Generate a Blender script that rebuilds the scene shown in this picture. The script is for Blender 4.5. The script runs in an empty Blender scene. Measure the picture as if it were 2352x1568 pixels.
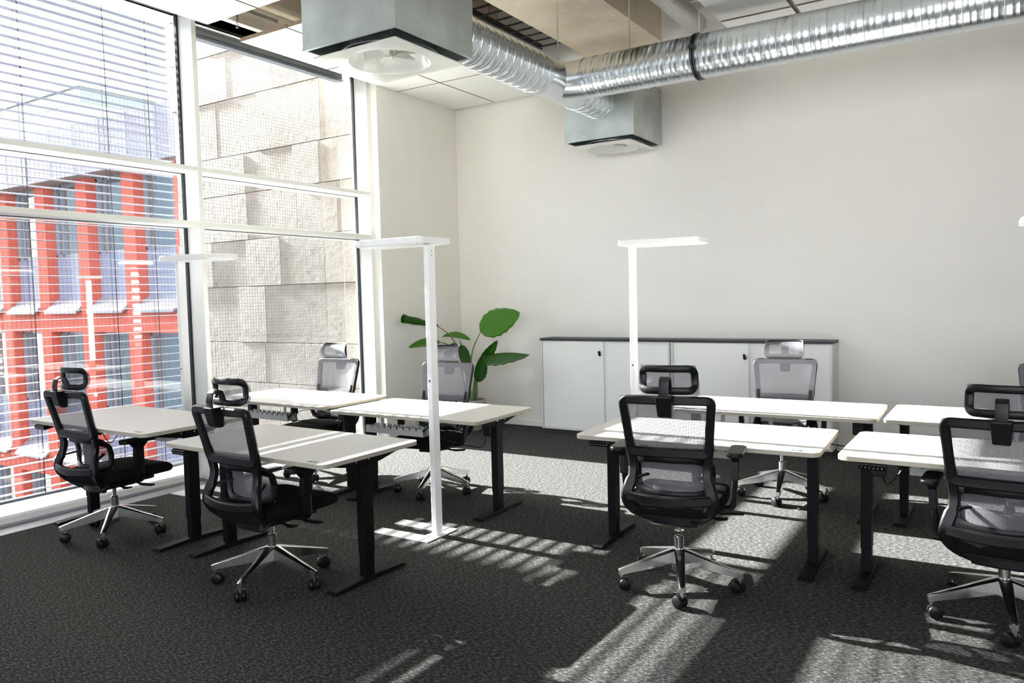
import bpy, bmesh, math, random
from mathutils import Vector, Matrix
random.seed(7)
PI = math.pi
S = bpy.context.scene
COL = S.collection

# ---------------------------------------------------------------- materials
def nt(name):
    m = bpy.data.materials.new(name); m.use_nodes = True
    n = m.node_tree.nodes; n.clear()
    o = n.new('ShaderNodeOutputMaterial')
    return m, n, m.node_tree.links, o

def pbr(name, col, rough=.5, metal=0, noise=0, nscale=8, bump=0, bscale=60, spec=.5, stretch=None):
    m, n, l, o = nt(name)
    p = n.new('ShaderNodeBsdfPrincipled')
    p.inputs['Base Color'].default_value = (*col, 1)
    p.inputs['Roughness'].default_value = rough
    p.inputs['Metallic'].default_value = metal
    p.inputs['Specular IOR Level'].default_value = spec
    l.new(p.outputs[0], o.inputs[0])
    tc = n.new('ShaderNodeTexCoord')
    src = tc.outputs['Object']
    if stretch:
        mp = n.new('ShaderNodeMapping'); mp.inputs['Scale'].default_value = stretch
        l.new(src, mp.inputs[0]); src = mp.outputs[0]
    if noise:
        t = n.new('ShaderNodeTexNoise'); t.inputs['Scale'].default_value = nscale; t.inputs['Detail'].default_value = 5
        l.new(src, t.inputs['Vector'])
        r = n.new('ShaderNodeValToRGB')
        a = [max(0, c * (1 - noise)) for c in col]; b = [min(1, c * (1 + noise)) for c in col]
        r.color_ramp.elements[0].color = (*a, 1); r.color_ramp.elements[1].color = (*b, 1)
        r.color_ramp.elements[0].position = .3; r.color_ramp.elements[1].position = .7
        l.new(t.outputs['Fac'], r.inputs[0]); l.new(r.outputs[0], p.inputs['Base Color'])
    if bump:
        t = n.new('ShaderNodeTexNoise'); t.inputs['Scale'].default_value = bscale; t.inputs['Detail'].default_value = 4
        l.new(src, t.inputs['Vector'])
        b = n.new('ShaderNodeBump'); b.inputs['Strength'].default_value = bump; b.inputs['Distance'].default_value = .01
        l.new(t.outputs['Fac'], b.inputs['Height']); l.new(b.outputs[0], p.inputs['Normal'])
    return m

def glass_mat(name, k=1.6, tint=(.97, .99, .99)):
    m, n, l, o = nt(name)
    t = n.new('ShaderNodeBsdfTransparent'); t.inputs[0].default_value = (*tint, 1)
    g = n.new('ShaderNodeBsdfGlossy'); g.inputs['Roughness'].default_value = .003
    f = n.new('ShaderNodeLayerWeight'); f.inputs[0].default_value = .5
    pw = n.new('ShaderNodeMath'); pw.operation = 'POWER'; pw.inputs[1].default_value = 5; l.new(f.outputs['Facing'], pw.inputs[0])
    mu = n.new('ShaderNodeMath'); mu.operation = 'MULTIPLY_ADD'; mu.inputs[1].default_value = .9; mu.inputs[2].default_value = .045 * k; mu.use_clamp = True
    mx = n.new('ShaderNodeMixShader')
    l.new(pw.outputs[0], mu.inputs[0]); l.new(mu.outputs[0], mx.inputs[0])
    l.new(t.outputs[0], mx.inputs[1]); l.new(g.outputs[0], mx.inputs[2]); l.new(mx.outputs[0], o.inputs[0])
    return m

def mesh_fabric(name, col, nu, nv, thr):
    m, n, l, o = nt(name)
    tc = n.new('ShaderNodeTexCoord')
    sp = n.new('ShaderNodeSeparateXYZ'); l.new(tc.outputs['UV'], sp.inputs[0])
    outs = []
    for ax, N in ((0, nu), (1, nv)):
        a = n.new('ShaderNodeMath'); a.operation = 'MULTIPLY'; a.inputs[1].default_value = N
        b = n.new('ShaderNodeMath'); b.operation = 'FRACT'
        c = n.new('ShaderNodeMath'); c.operation = 'GREATER_THAN'; c.inputs[1].default_value = thr
        l.new(sp.outputs[ax], a.inputs[0]); l.new(a.outputs[0], b.inputs[0]); l.new(b.outputs[0], c.inputs[0])
        outs.append(c)
    h = n.new('ShaderNodeMath'); h.operation = 'MULTIPLY'
    l.new(outs[0].outputs[0], h.inputs[0]); l.new(outs[1].outputs[0], h.inputs[1])
    d = n.new('ShaderNodeBsdfPrincipled'); d.inputs['Base Color'].default_value = (*col, 1); d.inputs['Roughness'].default_value = .7
    t = n.new('ShaderNodeBsdfTransparent')
    mx = n.new('ShaderNodeMixShader')
    l.new(h.outputs[0], mx.inputs[0]); l.new(d.outputs[0], mx.inputs[1]); l.new(t.outputs[0], mx.inputs[2])
    l.new(mx.outputs[0], o.inputs[0])
    return m

def carpet_mat():
    m, n, l, o = nt('heather_carpet')
    p = n.new('ShaderNodeBsdfPrincipled'); p.inputs['Roughness'].default_value = .95; p.inputs['Specular IOR Level'].default_value = .1
    tc = n.new('ShaderNodeTexCoord'); mp = n.new('ShaderNodeMapping')
    mp.inputs['Scale'].default_value = (40, 120, 1); mp.inputs['Rotation'].default_value = (0, 0, .12)
    l.new(tc.outputs['Object'], mp.inputs[0])
    a = n.new('ShaderNodeTexNoise'); a.inputs['Scale'].default_value = 1; a.inputs['Detail'].default_value = 5; a.inputs['Roughness'].default_value = .85
    l.new(mp.outputs[0], a.inputs['Vector'])
    r = n.new('ShaderNodeValToRGB'); e = r.color_ramp.elements
    e[0].position = .40; e[0].color = (.011, .0115, .0115, 1); e[1].position = .70; e[1].color = (.26, .255, .235, 1)
    x = e.new(.50); x.color = (.030, .0305, .029, 1); x = e.new(.57); x.color = (.10, .10, .094, 1)
    l.new(a.outputs['Fac'], r.inputs[0])
    b = n.new('ShaderNodeTexNoise'); b.inputs['Scale'].default_value = 420; b.inputs['Detail'].default_value = 1
    l.new(tc.outputs['Object'], b.inputs['Vector'])
    mr = n.new('ShaderNodeMapRange'); mr.inputs['To Min'].default_value = .55; mr.inputs['To Max'].default_value = 1.45
    l.new(b.outputs['Fac'], mr.inputs['Value'])
    mm = n.new('ShaderNodeVectorMath'); mm.operation = 'SCALE'
    l.new(r.outputs[0], mm.inputs[0]); l.new(mr.outputs[0], mm.inputs['Scale']); l.new(mm.outputs[0], p.inputs['Base Color'])
    bp = n.new('ShaderNodeBump'); bp.inputs['Strength'].default_value = .12; bp.inputs['Distance'].default_value = .002
    l.new(a.outputs['Fac'], bp.inputs['Height']); l.new(bp.outputs[0], p.inputs['Normal'])
    l.new(p.outputs[0], o.inputs[0])
    return m

def speckle_mat(name, base, dark, scale=160, lo=.56, hi=.64, bump=.6):
    m, n, l, o = nt(name)
    p = n.new('ShaderNodeBsdfPrincipled'); p.inputs['Roughness'].default_value = .9
    tc = n.new('ShaderNodeTexCoord')
    a = n.new('ShaderNodeTexNoise'); a.inputs['Scale'].default_value = scale; a.inputs['Detail'].default_value = 3
    l.new(tc.outputs['Object'], a.inputs['Vector'])
    r = n.new('ShaderNodeValToRGB'); r.color_ramp.elements[0].position = lo; r.color_ramp.elements[0].color = (*base, 1)
    r.color_ramp.elements[1].position = hi; r.color_ramp.elements[1].color = (*dark, 1)
    l.new(a.outputs['Fac'], r.inputs[0]); l.new(r.outputs[0], p.inputs['Base Color'])
    b = n.new('ShaderNodeBump'); b.inputs['Strength'].default_value = bump; b.inputs['Distance'].default_value = .005
    l.new(a.outputs['Fac'], b.inputs['Height']); l.new(b.outputs[0], p.inputs['Normal'])
    l.new(p.outputs[0], o.inputs[0])
    return m

def patchy_mat(name, c1, c2, c3, s1=1.2, s2=14, pit=.67, bump=.5, rough=.85):
    """large soft patches of two colours with small dark pits"""
    m, n, l, o = nt(name)
    p = n.new('ShaderNodeBsdfPrincipled'); p.inputs['Roughness'].default_value = rough
    tc = n.new('ShaderNodeTexCoord')
    a = n.new('ShaderNodeTexNoise'); a.inputs['Scale'].default_value = s1; a.inputs['Detail'].default_value = 8; a.inputs['Roughness'].default_value = .65
    b = n.new('ShaderNodeTexNoise'); b.inputs['Scale'].default_value = s2; b.inputs['Detail'].default_value = 6; b.inputs['Roughness'].default_value = .7
    l.new(tc.outputs['Object'], a.inputs['Vector']); l.new(tc.outputs['Object'], b.inputs['Vector'])
    r = n.new('ShaderNodeValToRGB'); r.color_ramp.elements[0].position = .35; r.color_ramp.elements[0].color = (*c1, 1)
    r.color_ramp.elements[1].position = .65; r.color_ramp.elements[1].color = (*c2, 1)
    l.new(a.outputs['Fac'], r.inputs[0])
    q = n.new('ShaderNodeValToRGB'); q.color_ramp.elements[0].position = pit - .05; q.color_ramp.elements[0].color = (0, 0, 0, 1)
    q.color_ramp.elements[1].position = pit + .04; q.color_ramp.elements[1].color = (1, 1, 1, 1)
    l.new(b.outputs['Fac'], q.inputs[0])
    mx = n.new('ShaderNodeMix'); mx.data_type = 'RGBA'
    l.new(q.outputs[0], mx.inputs['Factor']); l.new(r.outputs[0], mx.inputs['A']); mx.inputs['B'].default_value = (*c3, 1)
    l.new(mx.outputs['Result'], p.inputs['Base Color'])
    bp = n.new('ShaderNodeBump'); bp.inputs['Strength'].default_value = bump; bp.inputs['Distance'].default_value = .03
    l.new(b.outputs['Fac'], bp.inputs['Height']); l.new(bp.outputs[0], p.inputs['Normal'])
    l.new(p.outputs[0], o.inputs[0])
    return m

M = {}
M['carpet'] = carpet_mat()
M['wall'] = pbr('white_wall_paint', (.875, .845, .795), .9, noise=.01, nscale=3, bump=.05, bscale=200)
M['frame'] = pbr('cream_window_frame', (.92, .915, .86), .4)
M['gasket'] = pbr('black_rubber', (.01, .012, .015), .5)
M['glass'] = glass_mat('window_glass', 1.3)
M['slat'] = pbr('silver_blind_slat', (.27, .29, .335), .45, .1)
M['cord'] = pbr('dark_cord', (.03, .03, .04), .7)
M['top'] = pbr('white_desk_laminate', (.57, .565, .55), .4)
M['edge'] = pbr('beige_edge_band', (.42, .38, .31), .5)
M['blackmetal'] = pbr('black_powder_coat', (.0025, .0025, .003), .55, 0, spec=.14)
M['blackplastic'] = pbr('black_plastic', (.004, .004, .0045), .4, spec=.26)
M['seatfab'] = pbr('black_seat_fabric', (.006, .006, .007), .95, bump=.2, bscale=500, spec=.1)
M['mesh'] = mesh_fabric('grey_chair_mesh', (.15, .145, .165), 90, 60, .43)
M['chrome'] = pbr('polished_aluminium', (.88, .88, .88), .16, 1)
M['whitemetal'] = pbr('white_lamp_metal', (.94, .935, .92), .35)
M['diffuser'] = pbr('white_diffuser', (.92, .92, .92), .3)
M['galv'] = pbr('galvanised_duct', (.70, .74, .76), .27, 1, noise=.06, nscale=5)
M['galvbox'] = pbr('galvanised_sheet', (.52, .57, .55), .42, .75, noise=.16, nscale=4)
M['darkgalv'] = pbr('dark_clamp_steel', (.08, .085, .09), .3, .9)
M['greytray'] = pbr('grey_cable_tray_steel', (.52, .51, .48), .5, .2)
M['tile'] = speckle_mat('white_acoustic_tile', (.88, .87, .84), (.58, .55, .49))
M['tileedge'] = speckle_mat('brown_tile_edge', (.42, .33, .24), (.22, .16, .11), 120, .45, .6)
M['concrete'] = patchy_mat('raw_concrete', (.66, .55, .40), (.84, .75, .60), (.38, .29, .2), 1.6, 22, .68, .3)
M['deck'] = pbr('void_shade_deck', (.03, .026, .022), .9)  # slab colour darkened to stand for the unlit ceiling void
M['diffwhite'] = pbr('cream_diffuser_enamel', (.74, .74, .69), .18)
M['foil'] = pbr('aluminium_foil_lagging', (.75, .75, .74), .35, .8, bump=1, bscale=40)
M['cabinet'] = pbr('white_cabinet', (.86, .86, .825), .5)
M['cabedge'] = pbr('pale_cabinet_edge', (.70, .69, .65), .5)
M['darktop'] = pbr('anthracite_laminate', (.022, .024, .027), .45)
M['pot'] = pbr('taupe_pot', (.42, .37, .33), .75, noise=.06, nscale=12)
M['soil'] = pbr('potting_soil', (.05, .035, .025), .95, bump=1)
M['stem'] = pbr('plant_stem', (.10, .17, .05), .5)
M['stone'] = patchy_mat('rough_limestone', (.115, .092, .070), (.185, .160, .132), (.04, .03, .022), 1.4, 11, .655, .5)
M['mortar'] = pbr('dark_joint', (.10, .085, .075), .9)
M['red'] = pbr('coral_red_render', (.34, .050, .030), .8, noise=.03, nscale=4)
M['spandrel'] = pbr('pale_blue_panel', (.15, .165, .22), .4)
M['fascia'] = pbr('pale_fascia_panel', (.125, .13, .165), .5)
M['soffit'] = pbr('brown_soffit', (.20, .13, .11), .8)
M['sillmetal'] = pbr('metal_window_sill', (.19, .205, .24), .35, .3)
M['farglass'] = pbr('far_window_glass', (.22, .29, .32), .04, .75, spec=1)
M['farwhite'] = pbr('far_white_cladding', (.50, .50, .52), .6)
M['fargreen'] = pbr('far_green_glazing', (.16, .21, .16), .3)
M['ledge'] = pbr('white_outer_ledge', (.40, .41, .43), .4)
M['grille'] = pbr('grey_floor_grille', (.30, .31, .32), .45, .5)
M['net'] = pbr('dark_net_cord', (.05, .05, .055), .8)
M['ground'] = pbr('street_paving', (.10, .10, .10), .9, noise=.1)
M['green_sticker'] = pbr('green_sticker', (.02, .12, .07), .5)
M['red_sticker'] = pbr('dark_red_sticker', (.16, .02, .03), .5)
M['pale_print'] = pbr('pale_print', (.55, .65, .55), .5)
M['yellow'] = pbr('yellow_sticker', (.75, .55, .04), .5)
M['screw'] = pbr('steel_screw', (.7, .7, .7), .25, 1)
M['plasticbag'] = pbr('crinkled_clear_bag', (.75, .76, .78), .08, .6)
M['brass'] = pbr('sprinkler_brass', (.45, .40, .33), .3, 1)
M['red_dark'] = pbr('red_link', (.4, .08, .04), .5)

def leaf_mat(name, c):
    m, n, l, o = nt(name)
    p = n.new('ShaderNodeBsdfPrincipled'); p.inputs['Roughness'].default_value = .35
    tc = n.new('ShaderNodeTexCoord')
    w = n.new('ShaderNodeTexWave'); w.wave_type = 'BANDS'; w.bands_direction = 'X'; w.inputs['Scale'].default_value = 9; w.inputs['Distortion'].default_value = .6
    l.new(tc.outputs['UV'], w.inputs['Vector'])
    r = n.new('ShaderNodeValToRGB')
    r.color_ramp.elements[0].color = (*[x * .8 for x in c], 1); r.color_ramp.elements[1].color = (*[min(1, x * 1.15) for x in c], 1)
    l.new(w.outputs['Fac'], r.inputs[0]); l.new(r.outputs[0], p.inputs['Base Color'])
    t = n.new('ShaderNodeBsdfTranslucent'); t.inputs[0].default_value = (c[0] * 1.3, min(1, c[1] * 1.5), c[2], 1)
    mx = n.new('ShaderNodeMixShader'); mx.inputs[0].default_value = .25
    l.new(p.outputs[0], mx.inputs[1]); l.new(t.outputs[0], mx.inputs[2]); l.new(mx.outputs[0], o.inputs[0])
    return m
M['leaf'] = leaf_mat('bright_green_leaf', (.06, .22, .004))
M['leafdark'] = leaf_mat('deep_green_leaf', (.022, .105, .006))

# ---------------------------------------------------------------- mesh builder
class MB:
    def __init__(s):
        s.v = []; s.f = []; s.uv = {}; s.mi = []
    def box(s, x0, x1, y0, y1, z0, z1, mi=0, T=None):
        b = len(s.v)
        P = [Vector((x, y, z)) for z in (z0, z1) for y in (y0, y1) for x in (x0, x1)]
        if T: P = [T @ p for p in P]
        s.v += P
        for q in ((0, 2, 3, 1), (4, 5, 7, 6), (0, 1, 5, 4), (2, 6, 7, 3), (0, 4, 6, 2), (1, 3, 7, 5)):
            s.f.append([b + i for i in q]); s.mi.append(mi)
        return s
    def loft(s, rings, closed=True, caps=True, mi=0):
        """rings: equally long lists of points"""
        b = len(s.v); n = len(rings[0])
        for r in rings: s.v += [Vector(p) for p in r]
        m = len(rings)
        for i in range(m - 1):
            for j in range(n if closed else n - 1):
                k = (j + 1) % n
                s.f.append([b + i * n + j, b + i * n + k, b + (i + 1) * n + k, b + (i + 1) * n + j]); s.mi.append(mi)
        if caps and closed:
            s.f.append([b + j for j in range(n)][::-1]); s.mi.append(mi)
            s.f.append([b + (m - 1) * n + j for j in range(n)]); s.mi.append(mi)
        return s
    def prism(s, pts, z0, z1, mi=0, T=None, side_mi=None):
        b = len(s.v); n = len(pts)
        P = [Vector((x, y, z0)) for x, y in pts] + [Vector((x, y, z1)) for x, y in pts]
        if T: P = [T @ p for p in P]
        s.v += P
        s.f.append([b + j for j in range(n)][::-1]); s.mi.append(mi)
        s.f.append([b + n + j for j in range(n)]); s.mi.append(mi)
        for j in range(n):
            k = (j + 1) % n
            s.f.append([b + j, b + k, b + n + k, b + n + j]); s.mi.append(mi if side_mi is None else side_mi)
        return s
    def cyl(s, a, c, r0, r1=None, n=20, mi=0, caps=True):
        a, c = Vector(a), Vector(c); r1 = r0 if r1 is None else r1
        d = (c - a).normalized(); u = d.orthogonal().normalized(); w = d.cross(u)
        R = []
        for p, r in ((a, r0), (c, r1)):
            R.append([p + (u * math.cos(2 * PI * i / n) + w * math.sin(2 * PI * i / n)) * r for i in range(n)])
        return s.loft(R, True, caps, mi)
    def lathe(s, prof, n=24, T=None, mi=0, caps=False):
        R = []
        for r, z in prof:
            ring = [Vector((r * math.cos(2 * PI * i / n), r * math.sin(2 * PI * i / n), z)) for i in range(n)]
            if T: ring = [T @ p for p in ring]
            R.append(ring)
        return s.loft(R, True, caps, mi)
    def tube(s, pts, r, n=8, mi=0):
        pts = [Vector(p) for p in pts]; R = []; u = None
        for i, p in enumerate(pts):
            d = (pts[min(i + 1, len(pts) - 1)] - pts[max(i - 1, 0)]).normalized()
            u = d.orthogonal().normalized() if u is None else (u - d * u.dot(d)).normalized()
            w = d.cross(u); rr = r[i] if isinstance(r, (list, tuple)) else r
            R.append([p + (u * math.cos(2 * PI * j / n) + w * math.sin(2 * PI * j / n)) * rr for j in range(n)])
        return s.loft(R, True, True, mi)
    def band(s, pts, closed, w, t, depth=(0, 1, 0), mi=0):
        """rectangular bar swept along pts; w across (in the plane), t along depth"""
        pts = [Vector(p) for p in pts]; N = len(pts); D = Vector(depth); R = []
        for i, p in enumerate(pts):
            if closed: d = pts[(i + 1) % N] - pts[i - 1]
            else: d = pts[min(i + 1, N - 1)] - pts[max(i - 1, 0)]
            d.normalize(); dd = (D - d * D.dot(d)).normalized(); sd = d.cross(dd)
            ww = w[i] if isinstance(w, (list, tuple)) else w
            tt = t[i] if isinstance(t, (list, tuple)) else t
            c = []
            for a, b2 in ((-1, -.6), (-.7, -1), (.7, -1), (1, -.6), (1, .6), (.7, 1), (-.7, 1), (-1, .6)):
                c.append(p + sd * a * ww / 2 + dd * b2 * tt / 2)
            R.append(c)
        if closed: R.append(R[0])
        return s.loft(R, True, not closed, mi)
    def sheet(s, fn, nu, nv, mi=0):
        b = len(s.v)
        for j in range(nv + 1):
            for i in range(nu + 1):
                s.v.append(Vector(fn(i / nu, j / nv)))
        for j in range(nv):
            for i in range(nu):
                q = [b + j * (nu + 1) + i, b + j * (nu + 1) + i + 1, b + (j + 1) * (nu + 1) + i + 1, b + (j + 1) * (nu + 1) + i]
                s.uv[len(s.f)] = [(i / nu, j / nv), ((i + 1) / nu, j / nv), ((i + 1) / nu, (j + 1) / nv), (i / nu, (j + 1) / nv)]
                s.f.append(q); s.mi.append(mi)
        return s
    def build(s, name, mats, parent=None, smooth=False, bevel=0, loc=None, label=None, fix=True):
        me = bpy.data.meshes.new(name)
        me.from_pydata([tuple(p) for p in s.v], [], s.f)
        if not isinstance(mats, (list, tuple)): mats = [mats]
        for m in mats: me.materials.append(m)
        for p, i in zip(me.polygons, s.mi): p.material_index = i
        if s.uv:
            L = me.uv_layers.new(name='UVMap')
            for fi, u in s.uv.items():
                for li, c in zip(me.polygons[fi].loop_indices, u): L.data[li].uv = c
        if fix:
            bm = bmesh.new(); bm.from_mesh(me); bmesh.ops.recalc_face_normals(bm, faces=bm.faces); bm.to_mesh(me); bm.free()
        if smooth:
            me.polygons.foreach_set('use_smooth', [True] * len(me.polygons))
            if smooth == 'auto':
                me.set_sharp_from_angle(angle=math.radians(35))
        o = bpy.data.objects.new(name, me); COL.objects.link(o)
        if parent: o.parent = parent
        if loc: o.location = loc
        if bevel:
            b = o.modifiers.new('Bevel', 'BEVEL'); b.width = bevel; b.segments = 2; b.limit_method = 'ANGLE'; b.angle_limit = math.radians(40)
        if label: o['label'] = label
        return o

def thing(name, label, cat, loc=(0, 0, 0), rz=0, group=None):
    o = bpy.data.objects.new(name, None); COL.objects.link(o)
    o.location = loc; o.rotation_euler = (0, 0, rz); o.empty_display_size = .1
    o['label'] = label; o['category'] = cat
    if group: o['group'] = group
    return o
def structure(o):
    o['kind'] = 'structure'; return o
def sempty(name):
    o = bpy.data.objects.new(name, None); COL.objects.link(o); o['kind'] = 'structure'; return o
def copy_tree(o, parent=None):
    c = o.copy(); COL.objects.link(c)
    c.parent = parent
    for ch in list(o.children): copy_tree(ch, c)
    return c
def rrect(x0, x1, y0, y1, r, n=6):
    P = []
    for cx, cy, a in ((x1 - r, y1 - r, 0), (x0 + r, y1 - r, 90), (x0 + r, y0 + r, 180), (x1 - r, y0 + r, 270)):
        for i in range(n + 1):
            t = math.radians(a + 90 * i / n); P.append((cx + r * math.cos(t), cy + r * math.sin(t)))
    return P
def lerp(a, b, t): return a + (b - a) * t
def interp(tab, z):
    if z <= tab[0][0]: return tab[0][1]
    for (a, p), (b, q) in zip(tab, tab[1:]):
        if z <= b: return lerp(p, q, (z - a) / (b - a))
    return tab[-1][1]
def smoothpath(P, n=6):
    """Catmull-Rom through the points"""
    P = [Vector(p) for p in P]; Q = []
    for i in range(len(P) - 1):
        a, b, c, d = P[max(i - 1, 0)], P[i], P[i + 1], P[min(i + 2, len(P) - 1)]
        for k in range(n):
            t = k / n
            Q.append(.5 * ((2 * b) + (c - a) * t + (2 * a - 5 * b + 4 * c - d) * t * t + (3 * b - a - 3 * c + d) * t ** 3))
    Q.append(P[-1]); return Q

# ---------------------------------------------------------------- room shell
XW, XG = -5.91, -6.20          # inner face of the left wall, glass plane
YB = 8.03
XR, YF = 5.0, -4.5
structure(MB().box(-5.93, XR, YF, YB, -.2, 0).build('floor', M['carpet']))
structure(MB().box(XW - .4, XR + .2, YB, YB + .3, -.2, 5.3).build('wall_back', M['wall']))
w = MB().box(XW - .4, XW, 6.55, YB, -.2, 5.3)
w.box(XW - .5, XW - .02, YF, 6.55, 4.16, 5.3)
structure(w.build('wall_left', M['wall']))
structure(MB().box(XR, XR + .3, YF, YB, -.2, 5.3).build('wall_right', M['wall']))
wf = MB().box(XW - .5, -5.2, YF - .3, YF, -.2, 5.3).box(-5.2, XR + .2, YF - .3, YF, -.2, .7).box(-5.2, XR + .2, YF - .3, YF, 4.1, 5.3).box(4.9, XR + .2, YF - .3, YF, .7, 4.1).box(-5.2, -2.3, YF - .3, YF, .7, 4.1)
structure(wf.build('wall_front', M['wall']))
r = sempty('window_6'); f = MB()  # unseen window added behind the camera to let in fill light
for k in range(5): f.box(-2.3 + k * 1.78 , -2.24 + k * 1.78, YF - .25, YF - .05, .7, 4.1)
f.build('frame', M['frame'], r)
structure(MB().box(XW - .5, XR + .3, YF - .3, YB + .3, 5.1, 5.4).build('ceiling', M['deck']))
structure(MB().box(XW + .01, -4.54, YB - .015, YB, 0, .065).box(-1.32, XR, YB - .015, YB, 0, .065).build('baseboard_back', M['frame'], bevel=.003))
structure(MB().box(XW, XW + .015, 6.56, YB - .015, 0, .065).build('baseboard_left', M['frame'], bevel=.003))
# floor edge along the glazing: grey convector grille and white profiles
g = MB().box(-6.17, -5.93, YF, 6.55, -.15, -.004)
structure(g.build('trim_1', M['grille']))
structure(MB().box(-6.17, -6.15, YF, 6.55, -.1, .012).build('trim_2', M['ledge']))

def window(n, y0, y1, last=False):
    """one glazed bay between mullion centre lines y0 < y1"""
    r = sempty('window_%d' % n)
    f = MB()
    f.box(-6.26, -6.0, y1 - .0225, y1 + .0225 + (.03 if last else 0), 0, 4.2)
    f.box(-6.38, -6.0, y0 + .0225, y1 - .0225, 2.764, 2.806)
    f.box(-6.38, -6.0, y0 + .0225, y1 - .0225, 2.281, 2.326)
    f.box(-6.26, -6.19, y0 + .0225, y1 - .0225, .0, .05)
    f.box(-6.26, -6.0, y0 + .0225, y1 - .0225, 4.16, 4.2)
    f.build('frame', M['frame'], r, bevel=.003)
    gk = MB()
    for za, zb in ((.05, 2.281), (2.326, 2.764), (2.806, 4.16)):
        gk.box(-6.215, -6.185, y1 - .043, y1 - .0225, za, zb)
        gk.box(-6.215, -6.185, y0 + .0225, y0 + .034, za, zb)
        gk.box(-6.212, -6.188, y0 + .0225, y1 - .0225, zb - .005, zb)
    gk.build('gasket', M['gasket'], r)
    for za, zb in ((.05, 2.281), (2.326, 2.764), (2.806, 4.16)):
        MB().box(-6.204, -6.198, y0 + .03, y1 - .04, za, zb - .005).build('pane', M['glass'], r)
    return r
bays = [(4.322, 6.512), (2.14, 4.322), (-.042, 2.14), (-2.22, -.042), (-4.4, -2.22)]
for i, (a, b) in enumerate(bays): window(i + 1, a, b, i == 0)
structure(MB().box(-6.26, -6.0, -4.5, -4.37, 0, 4.2).build('trim_3', M['frame']))
# outer ledge below the glazing
structure(MB().prism([(-6.26, .03), (-6.26, -.2), (-7.0, -.2), (-7.0, -.02)], YF, 6.68,
    T=Matrix(((1, 0, 0, 0), (0, 0, 1, 0), (0, 1, 0, 0), (0, 0, 0, 1)))).build('trim_4', M['ledge']))

# ---------------------------------------------------------------- exterior blinds
def blind(name, y0, y1, label, z_top=4.12, z_bot=.12, xb=-6.42):
    r = thing(name, label, 'blind', (xb, (y0 + y1) / 2, 0))
    yc = (y0 + y1) / 2; h = (y1 - y0) / 2
    s = MB(); z = z_top - .03; prof = [(-.036, -.002), (-.024, .001), (0, .0025), (.024, .001), (.036, -.002)]
    while z > z_bot + .03:
        s.loft([[(x, -h, z + q) for x, q in prof] + [(x, -h, z + q - .0012) for x, q in prof[::-1]],
                [(x, h, z + q) for x, q in prof] + [(x, h, z + q - .0012) for x, q in prof[::-1]]])
        z -= .0700
    s.build('slats', M['slat'], r, smooth='auto')
    c = MB()
    for yy in (-.93, -.19, .48, .86):
        for dx in (-.028, .028):
            c.box(dx - .0012, dx + .0012, yy - .0015, yy + .0015, z_bot, z_top)
        c.box(-.002, .002, yy + .018, yy + .021, z_bot, z_top)
    c.build('ladder_cord', M['cord'], r)
    MB().box(-.032, .032, -h, h, z_bot - .012, z_bot + .008).build('bottom_rail', M['slat'], r, bevel=.003)
    return r
for i, (a, b) in enumerate(bays[1:]):
    blind('venetian_blind', a + .02, b + .015, ['lowered silver slatted blind outside the left window, red facade behind it',
        'silver slatted blind outside the glazing, one bay left of the visible one',
        'silver slatted blind outside the glazing, two bays left of the visible one',
        'silver slatted blind outside the glazing, furthest bay from the back wall'][i])
# raised blind stack in the right bay
r = thing('raised_blind', 'bunched grey blind pulled up to the head of the stone-facing window', 'blind', (-6.34, 5.42, 0))
s = MB()
for k in range(14):
    s.box(-.034, .034, -1.02, 1.02, 4.085 + k * .0065, 4.0885 + k * .0065)
s.build('slats', M['grille'], r)
MB().box(-.04, .04, -1.03, 1.03, 4.05, 4.08).build('bottom_rail', M['slat'], r, bevel=.004)
MB().box(-.05, .05, -1.04, 1.04, 4.18, 4.24).build('headbox', M['grille'], r)
MB().box(-.001, .001, .97, .973, .1, 4.05).build('cord', M['frame'], r)

# ---------------------------------------------------------------- outside: net, stone wall, red building
n = MB(); X = -6.95
yy = 1.2
while yy < 6.68:
    n.box(X - .0007, X + .0007, yy - .0007, yy + .0007, -.1, 5.4); yy += .036
zz = -.1
while zz < 5.4:
    n.box(X - .0007, X + .0007, 1.2, 6.68, zz - .0007, zz + .0007); zz += .036
o = n.build('bird_net', M['net']); o['label'] = 'fine dark bird netting stretched outside the two window bays'; o['category'] = 'net'

st = thing('stone_wall', 'rough beige limestone block wall standing outside the right window', 'wall', (-8.1, 6.9, -6))
mb = MB(); core = MB()
zs = [-3.2, -2.6, -1.9, -1.3, -.75, -.05, .54, 1.07, 1.81, 2.42, 3.03, 3.54, 4.28, 4.9, 5.5, 6.1, 6.8]
rr = random.Random(5)
for a, b in zip(zs, zs[1:]):
    x = -6.34; first = True
    while x > -9.8:
        wd = rr.uniform(.45, 1.15) * (.6 if first else 1); first = False
        x0 = max(x - wd, -9.85 + rr.uniform(-.05, .06))
        if x0 - (-9.85) < .25: x0 = -9.85 + rr.uniform(-.06, .05)
        d = rr.uniform(0, .006)
        mb.box(x0 + .0015 + 8.1, x - .0015 + 8.1, -.2 + d, .2, a + .004 + 6, b - .004 + 6)
        x = x0
        if x0 < -9.75: break
mb.build('stone_blocks', M['stone'], st, bevel=.003)
core.box(-1.68, 1.74, -.165, .19, 2.8, 12.8).build('joints', M['mortar'], st)

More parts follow.
